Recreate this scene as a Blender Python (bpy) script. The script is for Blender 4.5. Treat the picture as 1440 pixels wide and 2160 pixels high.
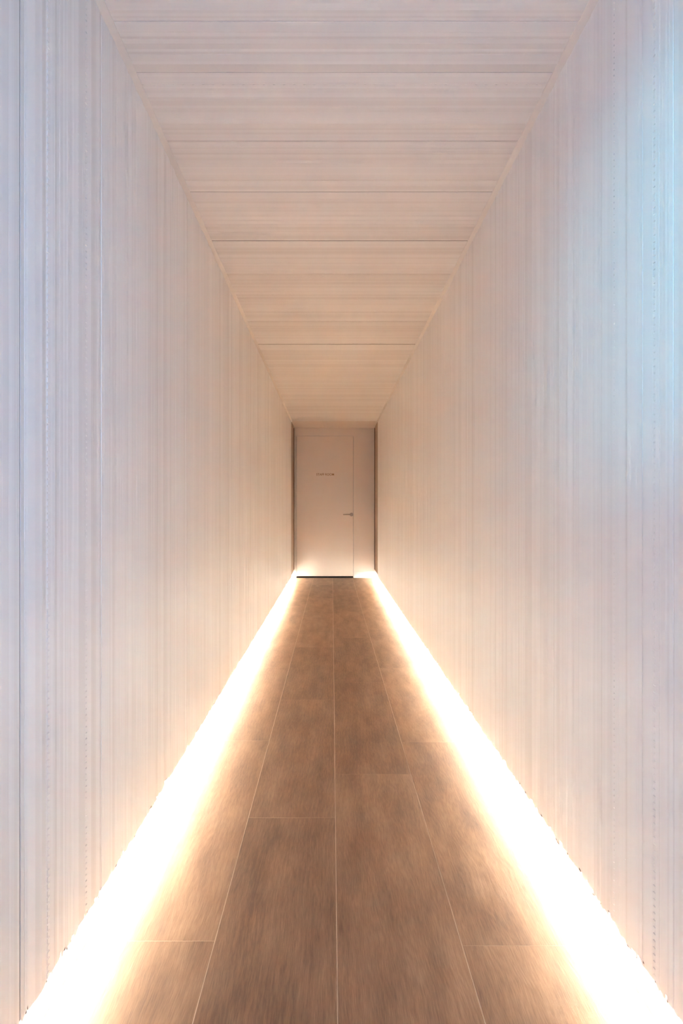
import bpy, math, random
from mathutils import Vector

S = bpy.context.scene
C = S.collection
for _o in list(bpy.data.objects):
    bpy.data.objects.remove(_o)

# ------------------------------------------------------------------ dimensions (metres)
EYE = 1.02                     # camera height
CEIL = EYE + 1.22              # ceiling height
XL, XR = -0.560, 0.630         # faces of the ribbed walls
Y0, Y1, Y2 = -0.5, 9.40, 10.20  # open end, end of the ribbed panels, end wall
PB = 0.098                     # height of the bottom edge of the wall panels
F = 1440.0

# ------------------------------------------------------------------ camera
cam_d = bpy.data.cameras.new('camera')
cam = bpy.data.objects.new('camera', cam_d)
C.objects.link(cam)
cam.location = (0, 0, EYE)
cam.rotation_euler = (math.radians(90), 0, 0)
cam_d.sensor_fit = 'VERTICAL'
cam_d.sensor_height = 36
cam_d.sensor_width = 24
cam_d.lens = 24
cam_d.shift_x = 20 / 2160
cam_d.shift_y = -5 / 2160
cam_d.clip_start = 0.02
S.camera = cam

# ------------------------------------------------------------------ view, world
S.view_settings.view_transform = 'Standard'
S.view_settings.look = 'None'
S.view_settings.gamma = 1
S.view_settings.use_curve_mapping = False
S.view_settings.exposure = 0.0
S.cycles.use_denoising = True
S.cycles.max_bounces = 14
S.cycles.diffuse_bounces = 12
S.cycles.glossy_bounces = 4
S.cycles.sample_clamp_indirect = 0
w = bpy.data.worlds.new('World')
S.world = w
w.use_nodes = True
w.node_tree.nodes['Background'].inputs[0].default_value = (0.55, 0.68, 1.0, 1)
w.node_tree.nodes['Background'].inputs[1].default_value = 0.25

LED_POWER = 248.0
LED_COLOR = (1.0, 0.965, 0.82, 1)
LED_START = 1.1


def lamp(name, kind, loc, target, energy, color, **kw):
    d = bpy.data.lights.new(name, kind)
    d.energy = energy
    d.color = color
    for k, v in kw.items():
        setattr(d, k, v)
    o = bpy.data.objects.new(name, d)
    C.objects.link(o)
    o.location = loc
    o.rotation_euler = (Vector(target) - Vector(loc)).to_track_quat('-Z', 'Y').to_euler()
    return o


# daylight of the open lobby behind the camera
lamp('lobby_daylight', 'AREA', (0.03, -0.46, 1.12), (0.03, 5, 1.12), 14, (0.44, 0.66, 1.0),
     shape='RECTANGLE', size=1.1, size_y=2.1)
# cyan and blue lobby spots grazing the first metre of the walls
lamp('cyan_lobby_spot', 'SPOT', (-0.45, -0.45, 1.70), (0.63, 1.22, 1.52), 100, (0.05, 0.75, 1.0),
     spot_size=math.radians(30), spot_blend=1.0, shadow_soft_size=0.03)
lamp('blue_lobby_spot', 'SPOT', (0.50, -0.45, 1.2), (-0.56, 1.0, 1.15), 34, (0.2, 0.5, 1.0),
     spot_size=math.radians(55), spot_blend=1.0, shadow_soft_size=0.05)


# ------------------------------------------------------------------ helpers
class MB:
    def __init__(self):
        self.v, self.f, self.m, self.a = [], [], [], []

    def quad(self, a, b, c, d, m=0, val=0.0):
        i = len(self.v)
        self.v += [a, b, c, d]
        self.f.append((i, i + 1, i + 2, i + 3))
        self.m.append(m)
        self.a.append(val)

    def box(self, x0, x1, y0, y1, z0, z1, m=0, val=0.0):
        p = [(x, y, z) for z in (z0, z1) for y in (y0, y1) for x in (x0, x1)]
        i = len(self.v)
        self.v += p
        for q in ((0, 2, 3, 1), (4, 5, 7, 6), (0, 1, 5, 4), (2, 6, 7, 3), (0, 4, 6, 2), (1, 3, 7, 5)):
            self.f.append(tuple(i + k for k in q))
            self.m.append(m)
            self.a.append(val)

    def build(self, name, mats, parent=None, smooth=False, bevel=0.0):
        me = bpy.data.meshes.new(name)
        me.from_pydata(self.v, [], self.f)
        if not isinstance(mats, (list, tuple)):
            mats = [mats]
        for m in mats:
            me.materials.append(m)
        for p, m in zip(me.polygons, self.m):
            p.material_index = m
            p.use_smooth = smooth
        at = me.attributes.new('piece', 'FLOAT', 'FACE')
        at.data.foreach_set('value', self.a)
        me.update()
        o = bpy.data.objects.new(name, me)
        C.objects.link(o)
        if bevel:
            b = o.modifiers.new('bevel', 'BEVEL')
            b.width = bevel
            b.segments = 2
            b.limit_method = 'ANGLE'
        if parent:
            o.parent = parent
        return o


def structure(o):
    o['kind'] = 'structure'
    return o


def empty(name, loc):
    o = bpy.data.objects.new(name, None)
    o.empty_display_size = 0.05
    C.objects.link(o)
    o.location = loc
    return o


def tag(o, label, cat, group=None):
    o['label'] = label
    o['category'] = cat
    if group:
        o['group'] = group
    return o


# ------------------------------------------------------------------ materials
def mat(name, col, rough=0.6, metal=0.0, spec=0.5):
    m = bpy.data.materials.new(name)
    m.use_nodes = True
    b = m.node_tree.nodes['Principled BSDF']
    b.inputs['Base Color'].default_value = (*col, 1)
    b.inputs['Roughness'].default_value = rough
    b.inputs['Metallic'].default_value = metal
    b.inputs['Specular IOR Level'].default_value = spec
    return m


class NT:
    def __init__(self, m):
        self.t = m.node_tree
        self.b = self.t.nodes['Principled BSDF']

    def n(self, kind, **kw):
        x = self.t.nodes.new(kind)
        for k, v in kw.items():
            if k.startswith('i_'):
                x.inputs[k[2:].replace('_', ' ')].default_value = v
            else:
                setattr(x, k, v)
        return x

    def l(self, a, b):
        self.t.links.new(a, b)

    def math(self, op, a, b=None, c=None):
        x = self.t.nodes.new('ShaderNodeMath')
        x.operation = op
        for i, s in enumerate((a, b, c)):
            if s is None:
                continue
            if isinstance(s, (int, float)):
                x.inputs[i].default_value = s
            else:
                self.l(s, x.inputs[i])
        return x.outputs[0]

    def ramp(self, fac, stops):
        r = self.t.nodes.new('ShaderNodeValToRGB')
        e = r.color_ramp.elements
        while len(e) < len(stops):
            e.new(0.5)
        for k, (p, c) in zip(e, stops):
            k.position = p
            k.color = (*c, 1)
        self.l(fac, r.inputs[0])
        return r.outputs[0]

    def mix(self, fac, a, b, mode='MIX'):
        x = self.t.nodes.new('ShaderNodeMix')
        x.data_type = 'RGBA'
        x.blend_type = mode
        for s, k in ((fac, 0), (a, 6), (b, 7)):
            if isinstance(s, (int, float)):
                x.inputs[k].default_value = s
            elif isinstance(s, tuple):
                x.inputs[k].default_value = (*s, 1)
            else:
                self.l(s, x.inputs[k])
        return x.outputs[2]


def rib_material():
    """off-white laths: slight tone differences from lath to lath, fine striations along the length"""
    m = mat('ribbed_laminate', (0.8, 0.8, 0.8), 0.42, 0, 0.5)
    t = NT(m)
    at = t.n('ShaderNodeAttribute', attribute_name='piece')
    col = t.ramp(at.outputs['Fac'], [(0.0, (0.34, 0.32, 0.305)), (0.12, (0.80, 0.785, 0.77)),  # lowest stop darkens groove floors, their shade put into the colour
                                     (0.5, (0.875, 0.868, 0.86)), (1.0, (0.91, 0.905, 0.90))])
    t.l(col, t.b.inputs['Base Color'])
    return m


def wood_material():
    m = mat('oak_plank', (0.3, 0.2, 0.1), 0.48, 0, 0.6)
    t = NT(m)
    at = t.n('ShaderNodeAttribute', attribute_name='piece')
    tc = t.n('ShaderNodeTexCoord')
    sep = t.n('ShaderNodeSeparateXYZ')
    t.l(tc.outputs['Object'], sep.inputs[0])
    off = t.math('MULTIPLY', at.outputs['Fac'], 37.0)
    # low frequency warp
    c1 = t.n('ShaderNodeCombineXYZ')
    t.l(t.math('MULTIPLY', sep.outputs[0], 7.0), c1.inputs[0])
    t.l(t.math('MULTIPLY', sep.outputs[1], 1.6), c1.inputs[1])
    t.l(off, c1.inputs[2])
    nz = t.n('ShaderNodeTexNoise', i_Scale=1.0, i_Detail=3.0, i_Roughness=0.55)
    t.l(c1.outputs[0], nz.inputs['Vector'])
    # cathedral figure: distance from a slowly drifting heart line
    hx = t.math('ADD', sep.outputs[0], t.math('MULTIPLY', t.math('SUBTRACT', nz.outputs['Fac'], 0.5), 0.16))
    hx = t.math('SUBTRACT', hx, t.math('MULTIPLY', t.math('FRACT', t.math('MULTIPLY', off, 1.37)), 0.35))
    d2 = t.math('SQRT', t.math('ADD', t.math('MULTIPLY', hx, hx), 0.0006))
    ph = t.math('ADD', t.math('MULTIPLY', d2, 420.0), t.math('MULTIPLY', sep.outputs[1], 9.0))
    ph = t.math('ADD', ph, t.math('MULTIPLY', nz.outputs['Fac'], 34.0))
    rings = t.math('ADD', t.math('MULTIPLY', t.math('SINE', ph), 0.5), 0.5)
    # fine pores
    c2 = t.n('ShaderNodeCombineXYZ')
    px = t.math('ADD', sep.outputs[0], t.math('MULTIPLY', nz.outputs['Fac'], 0.03))
    t.l(t.math('MULTIPLY', px, 520.0), c2.inputs[0])
    t.l(t.math('MULTIPLY', sep.outputs[1], 22.0), c2.inputs[1])
    t.l(off, c2.inputs[2])
    pore = t.n('ShaderNodeTexNoise', i_Scale=1.0, i_Detail=4.0, i_Roughness=0.65)
    t.l(c2.outputs[0], pore.inputs['Vector'])
    c3 = t.n('ShaderNodeCombineXYZ')
    t.l(t.math('MULTIPLY', sep.outputs[0], 16.0), c3.inputs[0])
    t.l(t.math('MULTIPLY', sep.outputs[1], 3.2), c3.inputs[1])
    t.l(off, c3.inputs[2])
    cloud = t.n('ShaderNodeTexNoise', i_Scale=1.0, i_Detail=5.0, i_Roughness=0.6)
    t.l(c3.outputs[0], cloud.inputs['Vector'])
    v = t.math('ADD', t.math('MULTIPLY', cloud.outputs['Fac'], 0.50), t.math('MULTIPLY', pore.outputs['Fac'], 0.45))
    v = t.math('ADD', v, t.math('MULTIPLY', t.math('MULTIPLY', rings, cloud.outputs['Fac']), 0.07))
    v = t.math('ADD', v, t.math('MULTIPLY', t.math('SUBTRACT', at.outputs['Fac'], 0.5), 0.10))
    col = t.ramp(v, [(0.34, WOOD[0]), (0.52, WOOD[1]), (0.70, WOOD[2])])
    t.l(col, t.b.inputs['Base Color'])
    bp = t.n('ShaderNodeBump', i_Strength=0.25, i_Distance=0.0006)
    t.l(t.math('ADD', pore.outputs['Fac'], t.math('MULTIPLY', rings, 0.3)), bp.inputs['Height'])
    t.l(bp.outputs[0], t.b.inputs['Normal'])
    return m


WOOD = ((0.15, 0.070, 0.033), (0.28, 0.146, 0.075), (0.41, 0.235, 0.13))
M_RIB = rib_material()
M_WOOD = wood_material()
M_TIP = mat('dark_lath_tip', (0.17, 0.14, 0.12), 0.8, 0, 0.2)
M_EDGE = mat('plank_edge', (0.60, 0.42, 0.29), 0.5)  # paler than the oak: light caught by the bevels is painted in
M_WHITE = mat('white_paint', (0.86, 0.855, 0.85), 0.5)
M_TRIM = mat('cream_trim', (0.84, 0.81, 0.775), 0.5)
M_DOOR = mat('door_paint', (0.90, 0.83, 0.77), 0.38)
M_END = mat('end_wall_paint', (0.89, 0.83, 0.78), 0.5)
M_TAUPE = mat('taupe_panel', (0.50, 0.38, 0.30), 0.6, 0, 0.15)
M_BROWN = mat('brown_gap_shade', (0.06, 0.025, 0.012), 0.8, 0, 0.05)
M_DARK = mat('dark_gap', (0.03, 0.022, 0.018), 0.8)
M_STEEL = mat('brushed_steel', (0.42, 0.36, 0.31), 0.3, 1.0)
M_GOLD = mat('brass_letters', (0.42, 0.26, 0.11), 0.6, 0.0)
M_ALU = mat('aluminium', (0.6, 0.6, 0.6), 0.35, 1.0)
M_LED = bpy.data.materials.new('led_diffuser')
M_LED.use_nodes = True
_b = M_LED.node_tree.nodes['Principled BSDF']
_b.inputs['Base Color'].default_value = (0.9, 0.9, 0.9, 1)
_b.inputs['Emission Color'].default_value = LED_COLOR
_b.inputs['Emission Strength'].default_value = LED_POWER

# ------------------------------------------------------------------ floor of wide oak planks
rnd = random.Random(11)


def make_floor():
    mb = MB()
    cols = [(-0.62, -0.277, 1.614), (-0.277, 0.0113, 2.26), (0.0113, 0.3045, 2.632), (0.3045, 0.70, 1.597)]
    L = 1.40
    e, g = 0.0011, 0.0013
    for x0, x1, j in cols:
        y = j - L * math.ceil((j - Y0) / L)
        while y < Y2 + 0.02:
            ya, yb = max(y, Y0), min(y + L, Y2 + 0.03)
            y += L
            if yb - ya < 0.01:
                continue
            v = rnd.random()
            a, b = (x0 + e, x1 - e), (ya + e * 0.5, yb - e * 0.5)
            mb.quad((a[0], b[0], 0), (a[1], b[0], 0), (a[1], b[1], 0), (a[0], b[1], 0), 0, v)
            # bevelled edges all round
            mb.quad((x0, ya, -g), (a[0], b[0], 0), (a[0], b[1], 0), (x0, yb, -g), 1, v)
            mb.quad((a[1], b[0], 0), (x1, ya, -g), (x1, yb, -g), (a[1], b[1], 0), 1, v)
            mb.quad((x0, ya, -g), (x1, ya, -g), (a[1], b[0], 0), (a[0], b[0], 0), 1, v)
            mb.quad((a[0], b[1], 0), (a[1], b[1], 0), (x1, yb, -g), (x0, yb, -g), 1, v)
    mb.box(-0.62, 0.70, Y0, Y2 + 0.03, -0.05, -g - 0.0005, 0, 0.3)
    return structure(mb.build('floor', [M_WOOD, M_EDGE]))


make_floor()


# ------------------------------------------------------------------ ribbed linings
def lath_layout(y_start, y_end, marks, seed, fine=0.010):
    """(a, b, depth offset, tilt, tone, kind) for every lath; marks are (y, width, kind, ...) fixed features"""
    r = random.Random(seed)
    out = []
    marks = sorted(marks)
    y = y_start
    mi = 0
    run = 0
    cur = slope = 0.0
    run_tone = 0.5
    while y < y_end - 0.001:
        if mi < len(marks) and y >= marks[mi][0] - 0.003:
            _, wd, kind = marks[mi][:3]
            mi += 1
            out.append((y, y + wd, 0, 0, 0.5, kind))
            y += wd
            run = 0
            cur = -0.0011
            continue
        nxt = min(marks[mi][0] if mi < len(marks) else y_end, y_end)
        if run <= 0:
            run = r.randint(2, 9)
            slope = r.uniform(0.01, 0.09) * (1 if cur < r.uniform(-0.0015, 0.0015) else -1)
            run_tone = r.gauss(0.5, 0.12)
        run -= 1
        wd = r.choice((0.4, 0.6, 0.6, 0.9, 0.9, 1.3, 2.0)) * fine
        b = min(y + wd, nxt)
        if nxt - b < 0.003:
            b = nxt
        if abs(cur + slope * (b - y)) > 0.0018:
            slope = -slope
        mid = cur + slope * (b - y) * 0.5
        cur += slope * (b - y)
        tone = min(1, max(0.13, r.gauss(run_tone, 0.16)))
        out.append((y, b, mid + r.uniform(-0.00018, 0.00018), -math.atan(slope) + r.uniform(-0.01, 0.01), tone, 'lath'))
        y = b
    return out


def lining(name, layout, place, length, seed, ragged=0.0):
    """place(a, depth, s) -> point; a along corridor, depth towards the room, s along the lath 0..length"""
    r = random.Random(seed)
    mb = MB()
    TH = 0.011
    for (a, b, d, tl, tone, kind) in layout:
        s0 = -r.uniform(0, ragged) if ragged else 0.0
        if ragged and r.random() < 0.12:
            s0 = r.uniform(0, ragged * 1.2)
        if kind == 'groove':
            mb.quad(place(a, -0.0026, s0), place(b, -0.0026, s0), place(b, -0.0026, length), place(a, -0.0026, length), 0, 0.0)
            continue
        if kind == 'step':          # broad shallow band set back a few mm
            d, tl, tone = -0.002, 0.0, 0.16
        if kind == 'bright':
            d, tl, tone = 0.0002, -0.03, 1.0
        if kind in ('dots', 'teeth'):
            pitch = 0.029 if kind == 'dots' else 0.0135
            gap = 0.005 if kind == 'dots' else 0.004
            dp0 = -0.007 if kind == 'dots' else -0.0018
            tn = 0.0 if kind == 'dots' else 0.35
            mb.quad(place(a, dp0, s0), place(b, dp0, s0), place(b, dp0, length), place(a, dp0, length), 0, tn)
            s = s0 + gap
            while s < length - 0.002:
                e = min(s + pitch - gap, length)
                dd = 0.0003 + r.uniform(0, 0.0006)
                P = [place(u, dp, q) for q in (s, e) for dp in (-TH, dd) for u in (a, b)]
                i = len(mb.v)
                mb.v += P
                for q in ((2, 3, 7, 6), (0, 2, 6, 4), (1, 5, 7, 3), (0, 1, 3, 2), (4, 6, 7, 5)):
                    mb.f.append(tuple(i + k for k in q))
                    mb.m.append(0)
                    mb.a.append(0.6)
                s += pitch
            continue
        wd = b - a
        h = math.tan(tl) * wd * 0.5
        h = max(-0.004, min(0.004, h))
        n = 9
        cuts = [s0] + sorted(r.uniform(0.03, length * 0.9) for _ in range(n - 1)) + [length]
        amp = 0.00012
        ja = [r.uniform(-amp, amp) for _ in cuts]
        jb = [r.uniform(-amp, amp) for _ in cuts]
        for k in range(n):
            c0, c1 = cuts[k], cuts[k + 1]
            mb.quad(place(a, d + h + ja[k], c0), place(b, d - h + jb[k], c0),
                    place(b, d - h + jb[k + 1], c1), place(a, d + h + ja[k + 1], c1), 0, tone)
            mb.quad(place(a, -TH, c0), place(a, d + h + ja[k], c0),
                    place(a, d + h + ja[k + 1], c1), place(a, -TH, c1), 0, tone)
            mb.quad(place(b, d - h + jb[k], c0), place(b, -TH, c0),
                    place(b, -TH, c1), place(b, d - h + jb[k + 1], c1), 0, tone)
        if ragged and r.random() < 0.14:        # dark patch over the lower end of some laths
            c1 = s0 + r.uniform(0.002, 0.007)
            e = r.uniform(0, 0.4) * wd
            mb.quad(place(a + e, d + 0.0009, s0 - 0.0002), place(b, d + 0.0009, s0 - 0.0002),
                    place(b, d + 0.0009, c1), place(a + e, d + 0.0009, c1 * 0.6 + s0 * 0.4), 2, 0)
        for c in (s0,):
            mb.quad(place(a, -TH, c), place(b, -TH, c), place(b, d - h + jb[0], c), place(a, d + h + ja[0], c), 0, tone)
    return mb


def yl(px):
    return F * 0.56 / (700 - px)


def yr(px):
    return F * 0.63 / (px - 700)


def yc(py):
    return F * 1.22 / (1075 - py)


left_marks = [(yl(43), .0045, 'groove'), (yl(44) + .006, .012, 'step'), (yl(56) + .005, .030, 'bright'),
              (yl(100), .010, 'teeth'), (yl(133), .0025, 'groove'), (yl(164), .004, 'dots'),
              (yl(180), .010, 'teeth'), (yl(211), .005, 'groove'), (yl(211) + .005, .008, 'step'),
              (yl(211) + .013, .014, 'bright'), (yl(250), .0025, 'groove'), (yl(288), .006, 'step'),
              (yl(301), .0022, 'groove'), (yl(348), .003, 'groove'), (yl(395), .003, 'groove'),
              (yl(440), .006, 'groove'), (yl(488), .006, 'groove'), (yl(520), .006, 'groove'),
              (yl(538), .009, 'groove'), (yl(560), .01, 'groove')]
right_marks = [(yr(1421), .006, 'step'), (yr(1382), .010, 'teeth'), (yr(1357), .008, 'step'),
               (yr(1320), .004, 'dots'), (yr(1297), .009, 'teeth'),
               (yr(1266), .004, 'step'), (yr(1250), .010, 'bright'), (yr(1222), .0035, 'groove'),
               (yr(1171), .006, 'bright'), (yr(1168), .002, 'groove'), (yr(1103), .0045, 'groove'),
               (yr(1058), .003, 'groove'), (yr(994), .0065, 'groove'), (yr(960), .003, 'groove'),
               (yr(915), .005, 'groove'), (yr(880), .006, 'groove'), (yr(850), .007, 'groove')]
ceil_marks = [(yc(45), .002, 'groove'), (yc(66), .0045, 'groove'), (yc(66) + .02, .010, 'step'), (yc(110), .012, 'step'),
              (yc(153), .0035, 'groove'), (yc(178), .005, 'dots'), (yc(232), .003, 'groove'), (yc(243), .0015, 'groove'),
              (yc(297), .006, 'groove'), (yc(312), .002, 'groove'), (yc(345), .002, 'groove'), (yc(380), .005, 'groove'), (yc(405), .006, 'groove'),
              (yc(507), .014, 'groove'), (yc(570), .005, 'groove'), (yc(578), .007, 'groove'),
              (yc(600), .003, 'groove'), (yc(632), .004, 'groove'), (yc(658), .012, 'groove'),
              (yc(678), .008, 'groove'), (yc(726), .018, 'groove'), (yc(754), .012, 'groove'),
              (yc(789), .015, 'groove'), (yc(805), .02, 'groove'), (yc(858), .03, 'groove')]

H = CEIL - 0.016 - PB
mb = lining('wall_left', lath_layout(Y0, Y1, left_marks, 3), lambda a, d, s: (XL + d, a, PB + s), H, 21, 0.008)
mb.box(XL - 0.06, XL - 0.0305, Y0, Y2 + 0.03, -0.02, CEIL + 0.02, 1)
wall_left = structure(mb.build('wall_left', [M_RIB, M_WHITE, M_TIP]))
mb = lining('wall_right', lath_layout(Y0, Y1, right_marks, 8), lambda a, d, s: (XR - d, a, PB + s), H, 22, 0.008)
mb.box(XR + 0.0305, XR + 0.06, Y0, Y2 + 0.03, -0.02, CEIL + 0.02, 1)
wall_right = structure(mb.build('wall_right', [M_RIB, M_WHITE, M_TIP]))
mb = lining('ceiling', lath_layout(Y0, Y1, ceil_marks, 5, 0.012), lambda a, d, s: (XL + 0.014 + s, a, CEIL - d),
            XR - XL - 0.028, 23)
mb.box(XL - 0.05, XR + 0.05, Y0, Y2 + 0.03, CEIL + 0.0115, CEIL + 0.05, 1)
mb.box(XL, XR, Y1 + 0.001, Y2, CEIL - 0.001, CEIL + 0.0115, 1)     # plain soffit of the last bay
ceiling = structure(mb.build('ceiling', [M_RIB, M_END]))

# corner trims between walls and ceiling
for n, sx in ((1, -1), (2, 1)):
    X = XL if sx < 0 else XR
    mb = MB()
    a, b = (X + sx * 0.008, X - sx * 0.014), (CEIL - 0.016, CEIL + 0.008)
    P = [(X, b[0]), (X - sx * 0.002, b[0] + 0.002), (X - sx * 0.0145, CEIL - 0.003), (X - sx * 0.0145, CEIL + 0.002), (X + sx * .01, CEIL + .002), (X + sx * .01, b[0])]
    for k in range(len(P)):
        p, q = P[k], P[(k + 1) % len(P)]
        mb.quad((p[0], Y0, p[1]), (q[0], Y0, q[1]), (q[0], Y1, q[1]), (p[0], Y1, p[1]))
    structure(mb.build('trim_%d' % n, M_TRIM))

# white baseboards under the floating panels
for side, sx, X in (('left', -1, XL), ('right', 1, XR)):
    mb = MB()
    xa, xb = sorted((X + sx * 0.021, X + sx * 0.030))
    y = Y0
    while y < Y2 - 0.01:                       # 2.4 m lengths with tight butt joints
        e = min(y + 2.4, Y2)
        if y == Y0:
            e = Y0 + 0.55 + 2.4
        mb.box(xa, xb, y + 0.0004, e - 0.0004, 0, PB + 0.03)
        y = e
    mb.box(min(X + sx * .0175, X + sx * .021), max(X + sx * .0175, X + sx * .021), Y0, Y2, 0, 0.004)   # sealant bead
    structure(mb.build('baseboard_' + side, M_WHITE))

# LED strips tucked under the bottom edge of the panels
for side, sx, X, lab in (('left', -1, XL, 'glowing warm white light strip along foot of left ribbed wall'),
                         ('right', 1, XR, 'glowing warm white light strip along foot of right ribbed wall')):
    root = empty('led_strip', (X + sx * 0.0165, 0, PB - 0.009))
    tag(root, lab, 'light strip', 'light strips at the foot of the walls')
    mb = MB()
    mb.box(-0.0045, 0.0045, LED_START, Y2 - 0.01, 0.0035, 0.0085)
    mb.build('channel', M_ALU, root)
    mb = MB()
    y = LED_START
    while y < Y2 - 0.07:
        e = min(y + 0.25, Y2 - 0.06)
        mb.quad((-0.004, y, 0.003), (-0.004, e, 0.003), (0.004, e, 0.003), (0.004, y, 0.003))
        y = e
    mb.build('diffuser', M_LED, root)['label'] = 'glowing diffuser'

# ------------------------------------------------------------------ last bay: side doors, end wall, door
for n, sx, X in ((2, -1, XL), (3, 1, XR)):
    mb = MB()
    xa, xb = sorted((X + sx * 0.020, X + sx * 0.001))
    mb.box(xa, xb, Y1 + 0.045, Y2 - 0.21, PB + 0.03, CEIL - 0.03)
    d = structure(mb.build('door_%d' % n, M_TAUPE))
    mb = MB()
    xa, xb = sorted((X + sx * 0.011, X + sx * 0.004))
    mb.box(xa, xb, Y2 - 0.205, Y2 - 0.001, PB + 0.03, CEIL - 0.005)
    o = mb.build('gap_shade_strip', M_BROWN, d)  # solid dark strip: the shade of a gap is put into its colour
    mb = MB()
    xa, xb = sorted((X + sx * 0.011, X - sx * 0.001))
    mb.box(xa, xb, Y1 + 0.003, Y1 + 0.040, PB + 0.03, CEIL - 0.002)
    mb.box(xa, xb, Y1 + 0.041, Y2 - 0.21, CEIL - 0.028, CEIL - 0.002)
    mb.build('door_frame', mat('brown_frame', (0.42, 0.33, 0.26), 0.5), d)

K = 141.2


def ex(px):
    return (px - 700) / K


def ez(py):
    return EYE + (1075 - py) / K


DX0, DX1, DZ1 = ex(625.5), ex(744.5), ez(920)
mb = MB()
mb.box(DX1 + 0.010, XR + 0.03, Y2, Y2 + 0.08, 0, CEIL + .02)
mb.box(XL - 0.03, DX0 - 0.022, Y2, Y2 + 0.08, 0, CEIL + .02)
mb.box(DX0 - 0.022, DX1 + 0.010, Y2, Y2 + 0.08, DZ1 + 0.010, CEIL + .02)
mb.box(XL - 0.03, XR + 0.03, Y2 + 0.08, Y2 + 0.1, 0, CEIL + .02, 1)
structure(mb.build('wall_end', [M_END, M_DARK]))
mb = MB()
mb.box(DX1 + 0.012, XR, Y2 - 0.010, Y2, 0, 0.096)
mb.box(DX1 + 0.012, XR, Y2 - 0.012, Y2, 0.091, 0.096)
structure(mb.build('baseboard_end', M_WHITE))

door = structure(empty('door_1', ((DX0 + DX1) / 2, Y2 + 0.02, 0)))
ox, oy = (DX0 + DX1) / 2, Y2 + 0.02


def dbox(name, x0, x1, y0, y1, z0, z1, m, parent=door, bevel=0.0):
    mb = MB()
    mb.box(x0 - ox, x1 - ox, y0 - oy, y1 - oy, z0, z1)
    return mb.build(name, m, parent, bevel=bevel)


leaf = dbox('leaf', DX0, DX1, Y2 + 0.004, Y2 + 0.045, 0.026, DZ1, M_DOOR, bevel=0.002)
dbox('threshold', DX0 - 0.005, DX1 + 0.005, Y2 + 0.002, Y2 + 0.05, 0.0, 0.006, M_DARK)
mb = MB()
mb.box(DX0 - 0.020 - ox, DX0 - 0.004 - ox, -0.03, 0.04, 0, DZ1 + 0.01)
mb.box(DX0 - 0.020 - ox, DX1 + 0.008 - ox, -0.018, 0.04, DZ1 + 0.003, DZ1 + 0.012)
mb.box(DX1 + 0.003 - ox, DX1 + 0.009 - ox, -0.016, 0.04, 0, DZ1 + 0.003)
mb.build('frame', M_TRIM, door)

# lever handle with round rose
HX, HZ = ex(741), ez(1085.5)


def revolve(mb, c, r0, y0, r1, y1, n=24):
    for k in range(n):
        a, b = 2 * math.pi * k / n, 2 * math.pi * (k + 1) / n
        mb.quad((c[0] + r0 * math.cos(a), y0, c[1] + r0 * math.sin(a)), (c[0] + r0 * math.cos(b), y0, c[1] + r0 * math.sin(b)),
                (c[0] + r1 * math.cos(b), y1, c[1] + r1 * math.sin(b)), (c[0] + r1 * math.cos(a), y1, c[1] + r1 * math.sin(a)))


def add_handle():
    h = empty('handle', (HX - ox, Y2 + 0.004 - oy, HZ))
    h.parent = door
    mb = MB()
    revolve(mb, (0, 0), 0.026, 0.0, 0.026, -0.006)
    revolve(mb, (0, 0), 0.026, -0.006, 0.023, -0.009)
    revolve(mb, (0, 0), 0.023, -0.009, 0.0, -0.009)
    mb.build('rose', M_STEEL, h)
    mb = MB()
    revolve(mb, (0, 0), 0.010, -0.008, 0.010, -0.055)
    revolve(mb, (0, 0), 0.010, -0.055, 0.0, -0.057)
    # grip: tapered tube sweeping towards the door centre
    n, m = 12, 10
    rings = []
    for i in range(n + 1):
        u = i / n
        cx, cy, cz = 0.004 - 0.128 * u, -0.047 + 0.006 * math.sin(u * math.pi), 0.002 * math.sin(u * 3)
        rad = 0.0105 - 0.003 * u
        rings.append([(cx, cy + rad * 0.8 * math.cos(2 * math.pi * k / m), cz + rad * math.sin(2 * math.pi * k / m)) for k in range(m)])
    for i in range(n):
        for k in range(m):
            mb.quad(rings[i][k], rings[i][(k + 1) % m], rings[i + 1][(k + 1) % m], rings[i + 1][k])
    for e in (rings[0], rings[-1]):
        cc = tuple(sum(p[j] for p in e) / m for j in range(3))
        for k in range(0, m, 2):
            mb.quad(cc, e[k], e[(k + 1) % m], e[(k + 2) % m])
    mb.build('lever', M_STEEL, h)


add_handle()

# two raised words on the door
cu = bpy.data.curves.new('sign_letters', 'FONT')
cu.body = 'STAFF ROOM'
cu.size = 0.052
cu.extrude = 0.0015
cu.offset = 0.0006
cu.align_x = 'CENTER'
cu.align_y = 'CENTER'
so = bpy.data.objects.new('sign_tmp', cu)
C.objects.link(so)
bpy.context.view_layer.update()
me = bpy.data.meshes.new_from_object(so.evaluated_get(bpy.context.evaluated_depsgraph_get()))
bpy.data.objects.remove(so)
xs = [v.co.x for v in me.vertices]
want = (704.3 - 667) / K
sc = want / (max(xs) - min(xs))
for v in me.vertices:
    x, y, z = v.co
    v.co = (x * sc, -z, y * sc * 1.05)
me.materials.clear()
me.materials.append(M_GOLD)
so = bpy.data.objects.new('sign_letters', me)
C.objects.link(so)
so.parent = door
so.location = (ex(685.7) - ox, Y2 + 0.0035 - oy, ez(1001))
so['label'] = 'small gold letters'
